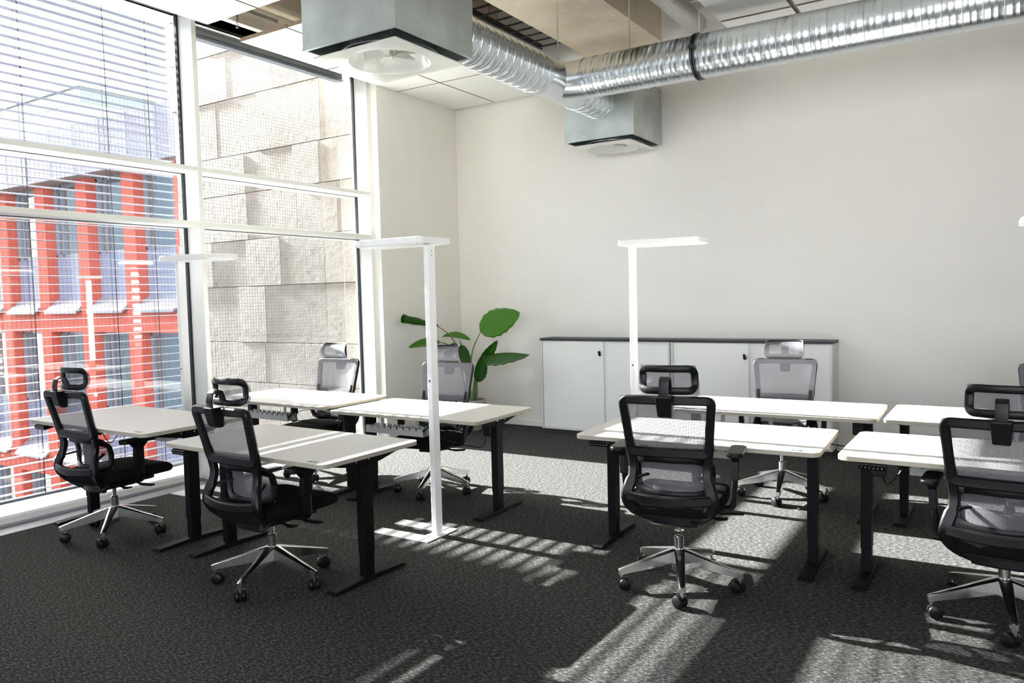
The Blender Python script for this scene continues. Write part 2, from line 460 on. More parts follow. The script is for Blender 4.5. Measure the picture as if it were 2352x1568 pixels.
rb = thing('red_office_building', 'coral red office building with deep windows seen through the blind', 'building', (-16, 9.4, -9))
OX, OY, OZ = -16, 9.4, -9
P0 = [-18.92 + 1.81 * k for k in range(-4, 6)]; W0 = 1.38
rows = [(1.49, 4.43), (-2.0, 1.02), (-5.5, -2.45)]
wl = MB()
xs = [-28] + sum([[p, p + W0] for p in P0], []) + [-6.9]
for a, b in zip(xs[::2], xs[1::2]): wl.box(a - OX, b - OX, 0, .6, 0, 4.43 - OZ)
for k in range(len(P0)):
    a, b = P0[k] - OX, P0[k] + W0 - OX
    for za, zb in ((-9, -5.5), (-2.45, -2.0), (1.02, 1.49)): wl.box(a, b, 0, .6, za - OZ, zb - OZ)
wl.box(-28 - OX, -6.9 - OX, .55, .6, 0, 4.43 - OZ)
wl.build('facade_wall', M['red'], rb)
for ri, (za, zb) in enumerate(rows):
    for k in range(len(P0)):
        a, b = P0[k] - OX, P0[k] + W0 - OX
        if P0[k] < -23.5: continue
        gz = za + 1.28
        f = MB(); f.box(a, a + .06, .23, .30, gz - OZ, zb - OZ); f.box(b - .06, b, .23, .30, gz - OZ, zb - OZ)
        f.box(a, b, .23, .30, zb - .07 - OZ, zb - OZ); f.box(a, b, .23, .30, gz - OZ, gz + .05 - OZ); f.box(a + .30, a + .34, .23, .30, gz - OZ, zb - OZ)
        w_ = f.build('window', M['sillmetal'], rb)
        MB().box(a + .05, b - .05, .27, .29, gz - OZ, zb - OZ).build('pane', M['farglass'], w_)
        MB().box(a, b, .24, .30, za + .2 - OZ, gz - OZ).box(a + .01, b - .01, .235, .24, gz - .5 - OZ, gz - .49 - OZ).build('panel', M['spandrel'], rb)
        MB().loft([[(a + .002, .24, za + .32 - OZ), (a + .002, -.14, za + .0 - OZ), (a + .002, -.14, za - .05 - OZ), (a + .002, .24, za + .2 - OZ)],
                   [(b - .002, .24, za + .32 - OZ), (b - .002, -.14, za + .0 - OZ), (b - .002, -.14, za - .05 - OZ), (b - .002, .24, za + .2 - OZ)]]).build('sill', M['sillmetal'], rb)
MB().box(-28 - OX, -6.9 - OX, -.28, .8, 4.44 - OZ, 5.52 - OZ).build('roof_fascia', M['fascia'], rb)
s = MB()
for k in range(-28, -6):
    s.box(k - OX, k + .012 - OX, -.285, -.28, 4.5 - OZ, 5.52 - OZ)
s.build('fascia_joint', M['spandrel'], rb)
MB().box(-28 - OX, -6.9 - OX, -.26, .3, 4.43 - OZ, 4.44 - OZ).build('soffit', M['soffit'], rb)
MB().box(-28 - OX, -6.9 - OX, .8, 9, 4.0 - OZ, 4.9 - OZ).build('roof', M['fascia'], rb)

tb = thing('white_rooftop_block', 'bright white rooftop block with a green glazed strip above the red facade', 'building', (-23.8, 13.0, 4.9))
MB().box(-7, 0.17, 0, 6.5, 0, 2.9).build('wall', M['farwhite'], tb)
MB().box(-7, .19, -.02, 6.5, 2.9, 3.35).build('glazed_strip', M['fargreen'], tb)
MB().box(-7.1, .26, -.1, 6.6, 3.35, 3.6).build('roof', M['farwhite'], tb)
tc_ = thing('tall_pale_building', 'tall pale office block with a dark roof line beyond the rooftop block', 'building', (-40, 15.6, -9))
MB().box(-10, 8, 3.2, 20, 0, 19.7).build('wall', M['farwhite'], tc_)
MB().box(-10, 8.1, 3.1, 20, 19.7, 19.85).build('roof_edge', M['sillmetal'], tc_)
gb = thing('glass_office_block', 'pale blue glazed facade with white posts at the left edge of the view', 'building', (-28.4, 9.6, -9))
gm = MB()
gm.box(-3, 0, 0, 3, 0, 16.4); gm.build('glazing', M['spandrel'], gb)
pm = MB()
for k in range(7): pm.box(-3 + k * .5 - .06, -3 + k * .5 + .06, -.06, 0, 0, 16.4)
pm.build('posts', M['farwhite'], gb)
# unseen building across the street, placed and sized to shade the floor
nb = thing('neighbour_building', 'grey office block across the street, left of everything in view', 'building', (-27, -14, -9))
MB().box(-3, 3, -22, 17.58, 0, 20.62).build('wall', M['fascia'], nb)
MB().box(-3, 3, 17.6, 18.37, 0, 19.9).build('shade_wing', M['fascia'], nb)  # lower wing added out of view, height set to block low sun
o = structure(MB().box(-80, -6.5, -60, 60, -9.2, -9).build('street_ground', M['ground'])); o.name = 'ground'

# ---------------------------------------------------------------- ceiling: tiles, beams, services
def raft(name, label, cols, rws, z=3.98):
    c0 = ((cols[0][0] + cols[-1][1]) / 2, (rws[0][0] + rws[-1][1]) / 2, z)
    r = thing(name, label, 'ceiling panel', c0)
    for a, b in cols:
        for c, d in rws:
            MB().prism([(a - c0[0], c - c0[1]), (b - c0[0], c - c0[1]), (b - c0[0], d - c0[1]), (a - c0[0], d - c0[1])], 0, .035, side_mi=1).build('tile', [M['tile'], M['tileedge']], r)
    for a, b in cols:
        for c, d in rws:
            MB().cyl(((a + b) / 2 - c0[0], (c + d) / 2 - c0[1], .03), ((a + b) / 2 - c0[0], (c + d) / 2 - c0[1], 1.12), .003, n=6).build('hanger', M['darkgalv'], r)
    return r
raft('acoustic_ceiling_raft', 'white speckled ceiling tiles over the corner by the stone-facing window',
     [(-5.905, -5.295), (-5.275, -4.675)], [(4.74, 5.81), (5.83, 6.895), (6.915, 7.99)])
raft('acoustic_ceiling_raft', 'white speckled ceiling tiles at the top left above the blind',
     [(-5.76, -5.13), (-5.11, -4.5)], [(.95, 2.05), (2.07, 3.17), (3.19, 4.29)])
raft('acoustic_ceiling_raft', 'white speckled ceiling tiles above the long duct at the top right',
     [(-2.13, -1.53), (-1.49, -.89), (-.87, -.27), (-.25, .35)], [(3.6, 4.68), (4.7, 5.78), (5.80, 6.86), (6.90, 7.98)])
MB_ = MB().box(-4.02, -3.13, YF, YB, 4.3, 5.1)
structure(MB_.build('ceiling_beam', M['concrete'])); bpy.data.objects['ceiling_beam'].name = 'trim_5'
structure(MB().box(-6.0, -5.72, YF, YB, 4.35, 5.1).build('trim_6', M['concrete']))
structure(MB().box(-5.5, -5.22, YF, YB, 4.5, 5.1).build('trim_7', M['concrete']))
structure(MB().box(-2.2, -1.2, YF, YB, 4.4, 5.1).build('trim_8', M['concrete']))
structure(MB().box(1.2, 2.2, YF, YB, 4.4, 5.1).build('trim_9', M['concrete']))

def ribbed(mb, a, c, r, pitch=.115, n=48):
    """spiral-wound duct: plain tube with seams and small ribs"""
    a, c = Vector(a), Vector(c); L = (c - a).length; d = (c - a).normalized()
    u = d.orthogonal().normalized(); w = d.cross(u); prof = [(0, r)]; x = .02
    k = 0
    while x < L - .03:
        big = (k % 3 == 0)
        h = .0045 if big else .0016; q = .005 if big else .008
        prof += [(x - q, r), (x - q * .3, r + h), (x + q * .3, r + h), (x + q, r)]
        x += pitch / 3; k += 1
    prof.append((L, r))
    rings = [[a + d * t + (u * math.cos(2 * PI * i / n) + w * math.sin(2 * PI * i / n)) * q for i in range(n)] for t, q in prof]
    mb.loft(rings, True, True)
DZ, DX, DY, DR = 3.57, -3.51, 6.42, .178
dt = thing('ventilation_duct', 'round galvanised ribbed duct hanging under the ceiling, with a T-junction', 'duct', (DX, DY, DZ))
m_ = MB(); ribbed(m_, (0, 4.306 - DY, 0), (0, -.34, 0), DR); m_.build('branch_pipe', M['galv'], dt, smooth='auto')
m_ = MB(); ribbed(m_, (0, .30, 0), (0, 7.25 - DY, 0), DR); m_.build('branch_pipe', M['galv'], dt, smooth='auto')
m_ = MB(); ribbed(m_, (.27, 0, 0), (1.32, 0, 0), DR); m_.build('main_pipe', M['galv'], dt, smooth='auto')
m_ = MB(); ribbed(m_, (1.36, 0, 0), (8.4, 0, 0), DR, .125); m_.build('main_pipe', M['galv'], dt, smooth='auto')
m_ = MB(); m_.cyl((0, -.36, 0), (0, .32, 0), DR - .002, n=48)
m_.loft([[(x, f * DR * math.sin(t), f2 * DR * math.cos(t)) for t in [2 * PI * i / 48 for i in range(48)]] for x, f, f2 in
         ((.02, 1.35, .99), (.08, 1.28, .99), (.15, 1.12, .99), (.21, 1.02, .995), (.27, .99, .99))])
m_.build('tee_joint', M['galv'], dt, smooth='auto')
m_ = MB()
for x in (1.325, 1.352): m_.lathe([(DR + .012, x - .008), (DR + .014, x), (DR + .012, x + .008), (DR - .01, x + .008), (DR - .01, x - .008), (DR + .012, x - .008)], 48, Matrix.Rotation(PI / 2, 4, 'Y'))
m_.box(1.315, 1.365, -DR - .03, -DR + .0, .02, .05)
m_.build('clamp', M['darkgalv'], dt, smooth='auto')
for x, y in ((.71, .0), (1.34, 0), (4.2, 0), (6.6, 0), (0, -1.4), (0, -.02)):
    MB().cyl((x, y, DR - .01), (x, y, 5.1 - DZ), .005, n=8).build('hanger_rod', M['screw'], dt)

def plenum(x0, x1, y0, y1, label, ztop):
    cx, cy = (x0 + x1) / 2, (y0 + y1) / 2
    r = thing('ventilation_diffuser_box', label, 'air diffuser', (cx, cy, 3.2))
    hx, hy = (x1 - x0) / 2, (y1 - y0) / 2; t = .004
    b = MB()
    b.box(-hx, hx, -hy, -hy + t, 0, ztop - 3.2).box(-hx, hx, hy - t, hy, 0, ztop - 3.2)
    b.box(-hx, -hx + t, -hy + t, hy - t, 0, ztop - 3.2).box(hx - t, hx, -hy + t, hy - t, 0, ztop - 3.2)
    b.box(-hx, hx, -hy, hy, ztop - 3.2, ztop - 3.2 + t)
    b.box(-hx + .06, hx - .06, -hy + .06, hy - .06, .12, .125)
    b.build('box', M['galvbox'], r)
    e = MB()
    e.box(-hx - .004, hx + .004, -hy - .004, -hy + .02, -.006, .006).box(-hx - .004, hx + .004, hy - .02, hy + .004, -.006, .006)
    e.box(-hx - .004, -hx + .02, -hy + .02, hy - .02, -.006, .006).box(hx - .02, hx + .004, -hy + .02, hy - .02, -.006, .006)
    e.build('rim', M['galvbox'], r)
    n = 64
    MB().lathe([(.30, .12), (.31, .0), (.325, -.012), (.325, -.018), (.305, -.012), (.30, -.012)], 64).build('collar', M['galv'], r, smooth='auto')
    # square face plate with a turned bowl
    H = .345; p = MB(); zb = -.05
    def sq(t, R): 
        c, s_ = math.cos(t), math.sin(t); k = R / max(abs(c), abs(s_)); return k * c, k * s_
    ang = [2 * PI * i / n + PI / 4 for i in range(n)]
    rings = [[(*sq(t, H - .006), zb + .007) for t in ang], [(*sq(t, H), zb + .007) for t in ang], [(*sq(t, H), zb) for t in ang]]
    for R, z in ((.275, zb), (.268, zb - .004), (.262, zb + .0), (.245, zb + .03), (.20, zb + .075), (.14, zb + .105), (.06, zb + .115), (.0001, zb + .116)):
        rings.append([(R * math.cos(t), R * math.sin(t), z) for t in ang])
    p.loft(rings, True, False)
    p.build('face_plate', M['diffwhite'], r, smooth='auto')
    v = MB()
    for k in range(8):
        a = 2 * PI * k / 8 + .3
        T = Matrix.Rotation(a, 4, 'Z')
        v.loft([[T @ Vector(q) for q in ((.015, 0, zb + .035), (.185, .0, zb + .035), (.185, .002, zb + .037), (.015, .002, zb + .037))],
                [T @ Vector(q) for q in ((.015, .03, zb + .075), (.165, .055, zb + .083), (.165, .057, zb + .085), (.015, .032, zb + .077))]])
    v.cyl((0, 0, zb + .03), (0, 0, zb + .11), .018, n=16)
    v.build('swirl_vane', M['diffwhite'], r)
    s_ = MB()
    for q in ((hx - .06, -1), (-hx + .06, -1)): s_.cyl((q[0], -hy - .007, .004), (q[0], -hy, .004), .006, n=10)
    s_.build('screw', M['screw'], r)
    return r
plenum(-3.79, -3.012, 3.525, 4.306, 'large galvanised diffuser box with white square outlet, nearest the camera', 3.86)
plenum(-3.915, -3.13, 7.25, 8.0, 'galvanised diffuser box against the back wall with white square outlet', 3.78)

ip = thing('lagged_pipe', 'silver foil-wrapped pipe running above the long duct', 'pipe', (-2.66, 4, 4.32))
R_ = []
rr = random.Random(3)
for k in range(60):
    y = -8 + k * .2; q = .10 * (1 + rr.uniform(-.05, .05))
    R_.append([(q * math.cos(t) * (1 + rr.uniform(-.02, .02)), y, q * math.sin(t)) for t in [2 * PI * i / 20 for i in range(20)]])
MB().loft(R_).build('foil_lagging', M['foil'], ip, smooth=True)
cl = thing('cable_tray', 'steel ladder cable tray beside the foil pipe above the duct', 'cable tray', (-2.36, 4, 4.3))
m_ = MB(); m_.box(-.13, -.125, -8, 3.15, 0, .06).box(.125, .13, -8, 3.15, 0, .06)
m_.build('side_rail', M['galv'], cl)
m_ = MB()
for k in range(28): m_.box(-.125, .125, 3.1 - k * .4, 3.14 - k * .4, .0, .012)
for q in (-.07, 0, .07): m_.box(q - .008, q + .008, -8, 3.15, .012, .016)
m_.build('rung', M['galv'], cl)
ct = thing('dark_cable_tray', 'dark cable tray in the ceiling void beside the concrete beam', 'cable tray', (-4.35, 4, 4.45))
m_ = MB(); m_.box(-.2, -.19, -8, 3.9, 0, .06).box(.19, .2, -8, 3.9, 0, .06)
for k in range(60): m_.box(-.19, .19, 3.8 - k * .2, 3.83 - k * .2, 0, .01)
m_.build('tray', M['darkgalv'], ct)
sp = thing('fire_sprinkler', 'small brass fire sprinkler head on a steel pipe above the tile gap', 'sprinkler', (-5.74, 4.58, 4.03))
MB().cyl((0, -3, .18), (0, .45, .18), .018, n=14).build('pipe', M['screw'], sp, smooth='auto')
MB().cyl((0, 0, .17), (0, 0, .06), .016, .011, n=14).cyl((0, 0, .06), (0, 0, .045), .008, n=10).build('fitting', M['brass'], sp, smooth='auto')
MB().band([(-.012, 0, .045), (-.014, 0, .02), (0, 0, .004), (.014, 0, .02), (.012, 0, .045)], False, .004, .004).cyl((0, 0, .002), (0, 0, -.002), .014, n=12).build('head', M['brass'], sp)

# ---------------------------------------------------------------- desks
R = math.radians
def make_desk(x, y, rot, dz, label, sticker='green'):
    r = thing('standing_desk', label, 'desk', (x, y, 0), rot, 'height-adjustable desks in the two rows')
    W, D, Z = .709, .39, .746 + dz
    P = rrect(-W, W, -D, D, .05, 6)
    MB().prism(P, Z - .025, Z, side_mi=1).build('desktop', [M['top'], M['edge']], r, bevel=.0015)
    for s_ in (-1, 1):
        lx = s_ * .618
        b = MB(); b.box(lx - .0275, lx + .0275, -.04, .04, .16, Z - .065); b.box(lx - .025, lx + .025, -.0365, .0365, .03, .17)
        lg = b.build('leg', M['blackmetal'], r, bevel=.003)
        f = MB()
        f.loft([[(lx - .04, yy, 0.006), (lx + .04, yy, 0.006), (lx + .036, yy, zt), (lx - .036, yy, zt)] for yy, zt in ((-.284, .016), (-.27, .022), (-.06, .032), (.06, .032), (.27, .022), (.284, .016))])
        f.build('foot', M['blackmetal'], r, bevel=.002)
        for yy in (-.255, .255): MB().cyl((lx, yy, 0), (lx, yy, .008), .02, n=14).build('glide', M['blackplastic'], r)
        bx = lx + s_ * 0
        br = MB()
        br.loft([[(bx - .02, yy, Z - .027), (bx + .02, yy, Z - .027), (bx + .02, yy, zl), (bx - .02, yy, zl)] for yy, zl in
                 ((-.33, Z - .033), (-.3, Z - .036), (-.12, Z - .075), (-.05, Z - .085), (.05, Z - .085), (.12, Z - .075), (.3, Z - .036), (.33, Z - .033))])
        br.build('support_bracket', M['blackmetal'], r)
        sc = MB()
        for yy in (-.08, .02): sc.cyl((bx + s_ * .02, yy, Z - .05), (bx + s_ * .023, yy, Z - .05), .006, n=10)
        sc.build('bolt', M['screw'], r)
    q = MB().cyl((-.5903, 0, Z - .14), (-.5898, 0, Z - .14), .014, n=16); q.build('warning_sticker', M['yellow'], r)
    MB().box(-.6, .6, -.045, -.02, Z - .07, Z - .03).box(-.6, .6, .02, .045, Z - .07, Z - .03).build('crossbar', M['blackmetal'], r)
    MB().box(-.60, -.52, -.045, .045, Z - .17, Z - .066).build('motor_housing', M['blackplastic'], r, bevel=.008)
    # control box with buttons at the user's left hand
    kp = MB(); kp.loft([[(xx, -.385, Z - .028), (xx, -.40, Z - .034), (xx, -.392, Z - .062), (xx, -.33, Z - .05), (xx, -.30, Z - .028)] for xx in (-.605, -.475)])
    k_ = kp.build('control_panel', M['blackplastic'], r, bevel=.002)
    for i, ch in enumerate('^v1234'):
        cu = bpy.data.curves.new('glyph', 'FONT'); cu.body = ch; cu.size = .013; cu.align_x = 'CENTER'; cu.extrude = .0004
        to = bpy.data.objects.new('tmp', cu); me = bpy.data.meshes.new_from_object(to)
        me.transform(Matrix.Translation((-.590 + i * .019, -.3985, Z - .052)) @ Matrix.Rotation(R(90 - 16), 4, 'X'))
        me.materials.clear(); me.materials.append(M['pale_print'])
        g2 = bpy.data.objects.new('button_symbol', me); COL.objects.link(g2); g2.parent = k_
        bpy.data.objects.remove(to)
    # grey notched cable tray under the rear half
    ty = .12; x0, x1 = (-.10, .47) if abs(rot) > 1 else (-.42, .15); zt, zb2 = Z - .12, Z - .18
    t = MB()
    t.box(x0, x1, ty, ty + .10, zb2, zb2 + .002)
    for yy in (ty, ty + .10):
        t.box(x0, x1, yy - .001, yy + .001, zb2, zt - .018)
        n_ = 9; st_ = (x1 - x0) / n_
        for i in range(n_): t.box(x0 + i * st_ + .006, x0 + (i + 1) * st_ - .006, yy - .001, yy + .001, zt - .018, zt)
    t.box(x1 - .002, x1, ty, ty + .1, zb2, zt - .01)
    for xx in (x0 + .10, x1 - .12): t.box(xx, xx + .03, ty + .02, ty + .024, zb2, Z - .026)
    t.build('cable_tray', M['greytray'], r)
    MB().box(x0 + .08, x1 - .16, ty + .03, ty + .075, zb2 + .004, zb2 + .05).build('power_strip', M['blackplastic'], r, bevel=.004)
    c = MB()
    c.tube(smoothpath([(-.56, .06, Z - .15), (-.53, .10, Z - .24), (x0 - .06, .13, Z - .19), (x0 - .01, .16, Z - .115), (x0 + .06, .17, Z - .165)]), .004, 6)
    c.tube(smoothpath([(-.48, -.30, Z - .04), (-.42, -.1, Z - .075), (x0 - .05, .10, Z - .10), (x0 + .04, .16, Z - .15)]), .003, 6)
    c.build('cable', M['blackplastic'], r)
    s_ = MB().box(.56, .62, -.36, -.335, Z + .0002, Z + .0008).build('sticker', M['green_sticker' if sticker == 'green' else 'red_sticker'], r)
    q = MB().lathe([(.005, Z + .0009), (.009, Z + .0009), (.009, Z + .0012), (.005, Z + .0012), (.005, Z + .0009)], 16)
    q.v = [p + Vector((.59, -.3475, 0)) for p in q.v]; q.build('emblem', M['pale_print'], s_)
    return r
R = math.radians
desk_list = [
 (-5.215, 3.136, .135, .048, 'white-topped black-legged desk beside the blind, highest and leftmost of the front row', 'red'),
 (-3.661, 3.173, -.724, .001, 'white desk with a chair pushed under it, front row, left of the white floor lamp', 'green'),
 (-3.755, 4.658, 180.67, -.008, 'white desk directly behind the tall floor lamp, grey chair behind it', 'green'),
 (-5.225, 4.651, 179.74, .013, 'white desk at the back left in front of the stone-facing window', 'green'),
 (-1.399, 5.823, 181.4, -.01, 'white desk in front of the long cabinets, grey-mesh chair behind it', 'green'),
 (-1.521, 4.567, 2.3, -.007, 'white desk with black T-legs right behind the centre black chair', 'green'),
 (.0, 4.579, -.41, -.005, 'white desk behind the black chair cut off by the right edge', 'green'),
 (.06, 5.89, 179.7, -.013, 'white desk at the far right of the back row', 'green')]
for x, y, a, dz, lb, stk in desk_list: make_desk(x, y, R(a), dz, lb, stk)

# ---------------------------------------------------------------- chairs
YP = [(.355, -.12), (.38, -.15), (.41, -.185), (.46, -.235), (.52, -.262), (.60, -.235), (.66, -.222), (.72, -.228), (.80, -.245), (.90, -.27), (1.04, -.305)]
def yp(z): return interp(YP, z)
def make_chair():
    r = thing('office_chair', 'x', 'office chair')
    BP, MS = M['blackplastic'], M['mesh']
    # --- back frame: upper ring, legs curving to the basket under the seat
    f = MB()
    ring = []
    corners = [(-.225, 1.025), (.225, 1.025), (.198, .745), (-.198, .745)]
    def arc(c0, c1, c2, rad, n=5):
        a, b, c = Vector((*c0, 0)), Vector((*c1, 0)), Vector((*c2, 0))
        u = (a - b).normalized() * rad; v = (c - b).normalized() * rad
        return [((b + u) * (1 - t) ** 2 + b * 2 * t * (1 - t) + (b + v) * t * t) for t in [i / n for i in range(n + 1)]]
    for i in range(4):
        ring += arc(corners[i - 1], corners[i], corners[(i + 1) % 4], .03)
    dense = []
    for i in range(len(ring)):
        a, b = ring[i], ring[(i + 1) % len(ring)]; k = max(1, int((b - a).length / .04))
        dense += [a.lerp(b, j / k) for j in range(k)]
    pts = [(p.x, yp(p.y) - .012 * (1 - (p.x / .24) ** 2), p.y) for p in dense]
    f.band(pts, True, [.044 if p[2] > .79 else .052 for p in pts], .032)
    for s_ in (-1, 1):
        Z = [.80, .72, .665, .61, .555, .505, .455, .405, .368]
        Xs = [.205, .195, .189, .194, .210, .220, .206, .160, .08]
        f.band(smoothpath([(s_ * x, yp(z), z) for x, z in zip(Xs, Z)], 3), False, [.044] * 10 + [.058] * 15, .036)
    f.band([(x, -.262 - .03 * (1 - (x / .21) ** 2), .515 - .012 * (1 - (x / .21) ** 2)) for x in [-.21 + .42 * i / 12 for i in range(13)]], False, .05, .032)
    f.band([(x, -.135 - .02 * (1 - (x / .12) ** 2), .368) for x in [-.12 + .24 * i / 8 for i in range(9)]], False, .06, .036)
    f.box(-.05, .05, -.15, -.06, .355, .40)
    for s_ in (-1, 1): f.band([(s_ * .20, -.232, .585), (s_ * .165, -.17, .60), (s_ * .13, -.135, .605)], False, .02, .012, (0, 0, 1))
    f.build('back_frame', BP, r, smooth='auto')
    # --- back mesh, wrapped over the front of the frame
    def bm_(u, v):
        z = lerp(.725, 1.042, v); h = lerp(.216, .242, v); x = lerp(-h, h, u)
        e = min(1, 8 * min(u, 1 - u, v, 1 - v))
        return (x, yp(z) + .019 - .014 * (1 - (x / h) ** 2) * e, z)
    MB().sheet(bm_, 16, 12).build('backrest_mesh', MS, r, smooth=True)
    # --- lumbar support
    L = MB(); pts = []
    for i in range(28):
        t = 2 * PI * i / 28
        c, s2 = math.cos(t), math.sin(t)
        x = .195 * math.copysign(abs(c) ** .45, c); z = .608 + .104 * math.copysign(abs(s2) ** .5, s2)
        pts.append((x, -.118 - .060 * (1 - (x / .2) ** 2) - .9 * max(0, z - .645) , z))
    L.band(pts, True, .044, .022)
    lum = L.build('lumbar_support', BP, r, smooth='auto')
    def lm(u, v):
        x = lerp(-.19, .19, u); z = lerp(.508, .708, v)
        return (x, -.106 - .060 * (1 - (x / .2) ** 2) - .9 * max(0, z - .645), z)
    MB().sheet(lm, 14, 8).build('lumbar_mesh', MS, lum, smooth=True)
    # --- headrest
    H = MB(); pts = []
    def hy(x, z): 
        k = (z - 1.125) / .08
        return -.228 - .046 * k * k - .020 * (x / .15) ** 2 * -1 * 0 - .028 * (x / .15) ** 2 * -1 - .02
    hc = [(-.131, 1.180), (.131, 1.180), (.134, 1.068), (-.134, 1.068)]; ring = []
    for i in range(4): ring += arc(hc[i - 1], hc[i], hc[(i + 1) % 4], .032, 6)
    for i in range(len(ring)):
        a, b = ring[i], ring[(i + 1) % len(ring)]; k = max(1, int((b - a).length / .025))
        for j in range(k): q = a.lerp(b, j / k); pts.append((q.x, hy(q.x, q.y), q.y))
    H.band(pts, True, .036, .018)
    hd = H.build('headrest', BP, r, smooth='auto')
    def hm(u, v):
        z = lerp(1.048, 1.198, v); h = .149 - .018 * (v - .5); x = lerp(-h, h, u)
        return (x, hy(x, z) + .014, z)
    MB().sheet(hm, 12, 8).build('headrest_mesh', MS, hd, smooth=True)
    k = MB()
    k.band([(0, -.355, 1.02), (0, -.362, 1.08), (0, -.352, 1.125), (0, -.325, 1.142), (0, -.295, 1.13), (0, -.283, 1.10), (0, -.28, 1.075)], False, .008, .05, (1, 0, 0))
    k.build('headrest_bracket', BP, r, smooth='auto')
    k = MB(); k.loft([[(-.034, -.33, .94), (.034, -.33, .94), (.034, -.30, .94), (-.034, -.30, .94)],
                      [(-.036, -.352, .95), (.036, -.352, .95), (.036, -.30, .95), (-.036, -.30, .95)],
                      [(-.043, -.378, 1.05), (.043, -.378, 1.05), (.043, -.30, 1.05), (-.043, -.30, 1.05)]])
    k.build('bracket_holder', BP, r, bevel=.006)
    # --- seat
    s = MB(); sec = []
    for y, zt, hw in ((-.225, .46, .19), (-.215, .482, .21), (-.19, .494, .228), (-.1, .499, .245), (.05, .497, .252), (.18, .497, .25), (.25, .492, .242), (.285, .484, .234), (.306, .470, .224), (.318, .450, .21)):
        zb_ = .405 if y < .24 and y > -.2 else (.405 if y < .29 else (.411 if y < .31 else .425))
        ring = []
        for i in range(20):
            t = 2 * PI * i / 20; c, s2 = math.cos(t), math.sin(t)
            x = hw * math.copysign(abs(c) ** .35, c)
            z = (zt + zb_) / 2 + (zt - zb_) / 2 * math.copysign(abs(s2) ** .5, s2)
            if s2 > .5: z -= .012 * (1 - (x / hw) ** 2)
            ring.append((x, y, z))
        sec.append(ring)
    s.loft(sec); s.build('seat', M['seatfab'], r, smooth=True)
    MB().prism(rrect(-.2, .2, -.19, .2, .05), .385, .41).build('seat_pan', BP, r, bevel=.004)
    MB().prism(rrect(-.09, .09, -.13, .12, .03), .345, .39).build('tilt_mechanism', BP, r, bevel=.006)
    for s_ in (-1, 1):
        b = MB(); b.band(smoothpath([(s_ * .12, .02, .40), (s_ * .24, .02, .402), (s_ * .285, .02, .425), (s_ * .292, .015, .50), (s_ * .298, .01, .57)], 4), False, .056, .028, (0, 0, 1) if 0 else (s_ * 1, 0, .01))
        b.build('arm_post', BP, r, smooth='auto')
        b = MB(); b.loft([[(s_ * .300 - .018, -.03, .54), (s_ * .300 + .018, -.03, .54), (s_ * .300 + .018, .038, .54), (s_ * .300 - .018, .038, .54)],
                          [(s_ * .303 - .017, -.026, .64), (s_ * .303 + .017, -.026, .64), (s_ * .303 + .017, .036, .64), (s_ * .303 - .017, .036, .64)],
                          [(s_ * .305 - .03, -.055, .678), (s_ * .305 + .03, -.055, .678), (s_ * .305 + .03, .06, .678), (s_ * .305 - .03, .06, .678)]])
        b.build('arm_sleeve', BP, r, bevel=.004)
        MB().prism(rrect(s_ * .308 - .043, s_ * .308 + .043, -.125, .125, .035), .678, .705).build('armrest', BP, r, bevel=.008)
    for s_, y_, L_ in ((1, .06, .13), (1, -.06, .05), (-1, .06, .10)):
        MB().band(smoothpath([(s_ * .09, y_, .375), (s_ * .16, y_ + .01, .372), (s_ * .22, y_ + .01, .365), (s_ * (.22 + L_ * .9), y_ + .01, .372)], 3), False, [.016] * 6 + [.042] * 4, .012, (0, 0, 1)).build('lever', BP, r, smooth='auto')
    # --- gas lift and star base
    MB().cyl((0, 0, .27), (0, 0, .36), .014, n=20).lathe([(.0262, .272), (.0262, .268), (.014, .268)], 20).build('gas_lift', M['chrome'], r, smooth='auto')
    MB().lathe([(.025, .19), (.026, .27), (.02, .275), (.014, .276)], 24).build('column_sleeve', M['chrome'], r, smooth='auto')
    bs = bpy.data.objects.new('star_base', None); 
    hub = MB().lathe([(.0, .205), (.03, .205), (.04, .195), (.042, .15), (.034, .14), (.024, .13), (.02, .09), (.0, .09)], 24).build('base_hub', M['chrome'], r, smooth='auto')
    bpy.data.objects.remove(bs)
    for i in range(5):
        a = 2 * PI * i / 5
        T = Matrix.Rotation(a, 4, 'Z')
        l_ = MB(); secs = []
        for x, w_, zt, zb_ in ((.025, .032, .206, .136), (.07, .030, .194, .130), (.18, .024, .162, .110), (.29, .018, .130, .094), (.335, .0165, .117, .085), (.344, .013, .113, .087)):
            secs.append([T @ Vector(q) for q in ((x, -w_, zb_), (x, -w_ * .9, zt - .004), (x, -w_ * .55, zt), (x, w_ * .55, zt), (x, w_ * .9, zt - .004), (x, w_, zb_))])
        l_.loft(secs); l_.build('base_leg', M['chrome'], r, smooth='auto')
        sw = a + rnd_sw[i]
        cx, cy = .328 * math.cos(a), .328 * math.sin(a)
        T2 = Matrix.Translation((cx, cy, 0)) @ Matrix.Rotation(sw, 4, 'Z')
        c = MB(); c.cyl((cx, cy, .055), (cx, cy, .096), .010, n=12)
        c.build('caster_stem', M['chrome'], r, smooth='auto')
        c = MB()
        for q in (-1, 1):
            TT = T2 @ Matrix.Translation((.018, q * .017, .034)) @ Matrix.Rotation(PI / 2, 4, 'X')
            c.lathe([(0, -.013), (.024, -.013), (.031, -.009), (.034, 0), (.031, .009), (.024, .013), (0, .013)], 20, TT)
        hood = [[T2 @ Vector((.018 + .037 * math.cos(t), q, .034 + .037 * math.sin(t))) for t in [PI * (-.05 + 1.0 * j / 10) for j in range(11)]] for q in (-.010, .010)]
        c.loft([h_ + [T2 @ Vector((.018, q, .034))] for h_, q in zip(hood, (-.010, .010))])
        c.cyl(T2 @ Vector((0, 0, .03)), T2 @ Vector((0, 0, .06)), .012, n=12)
        c.build('caster', BP, r, smooth='auto')
    return r
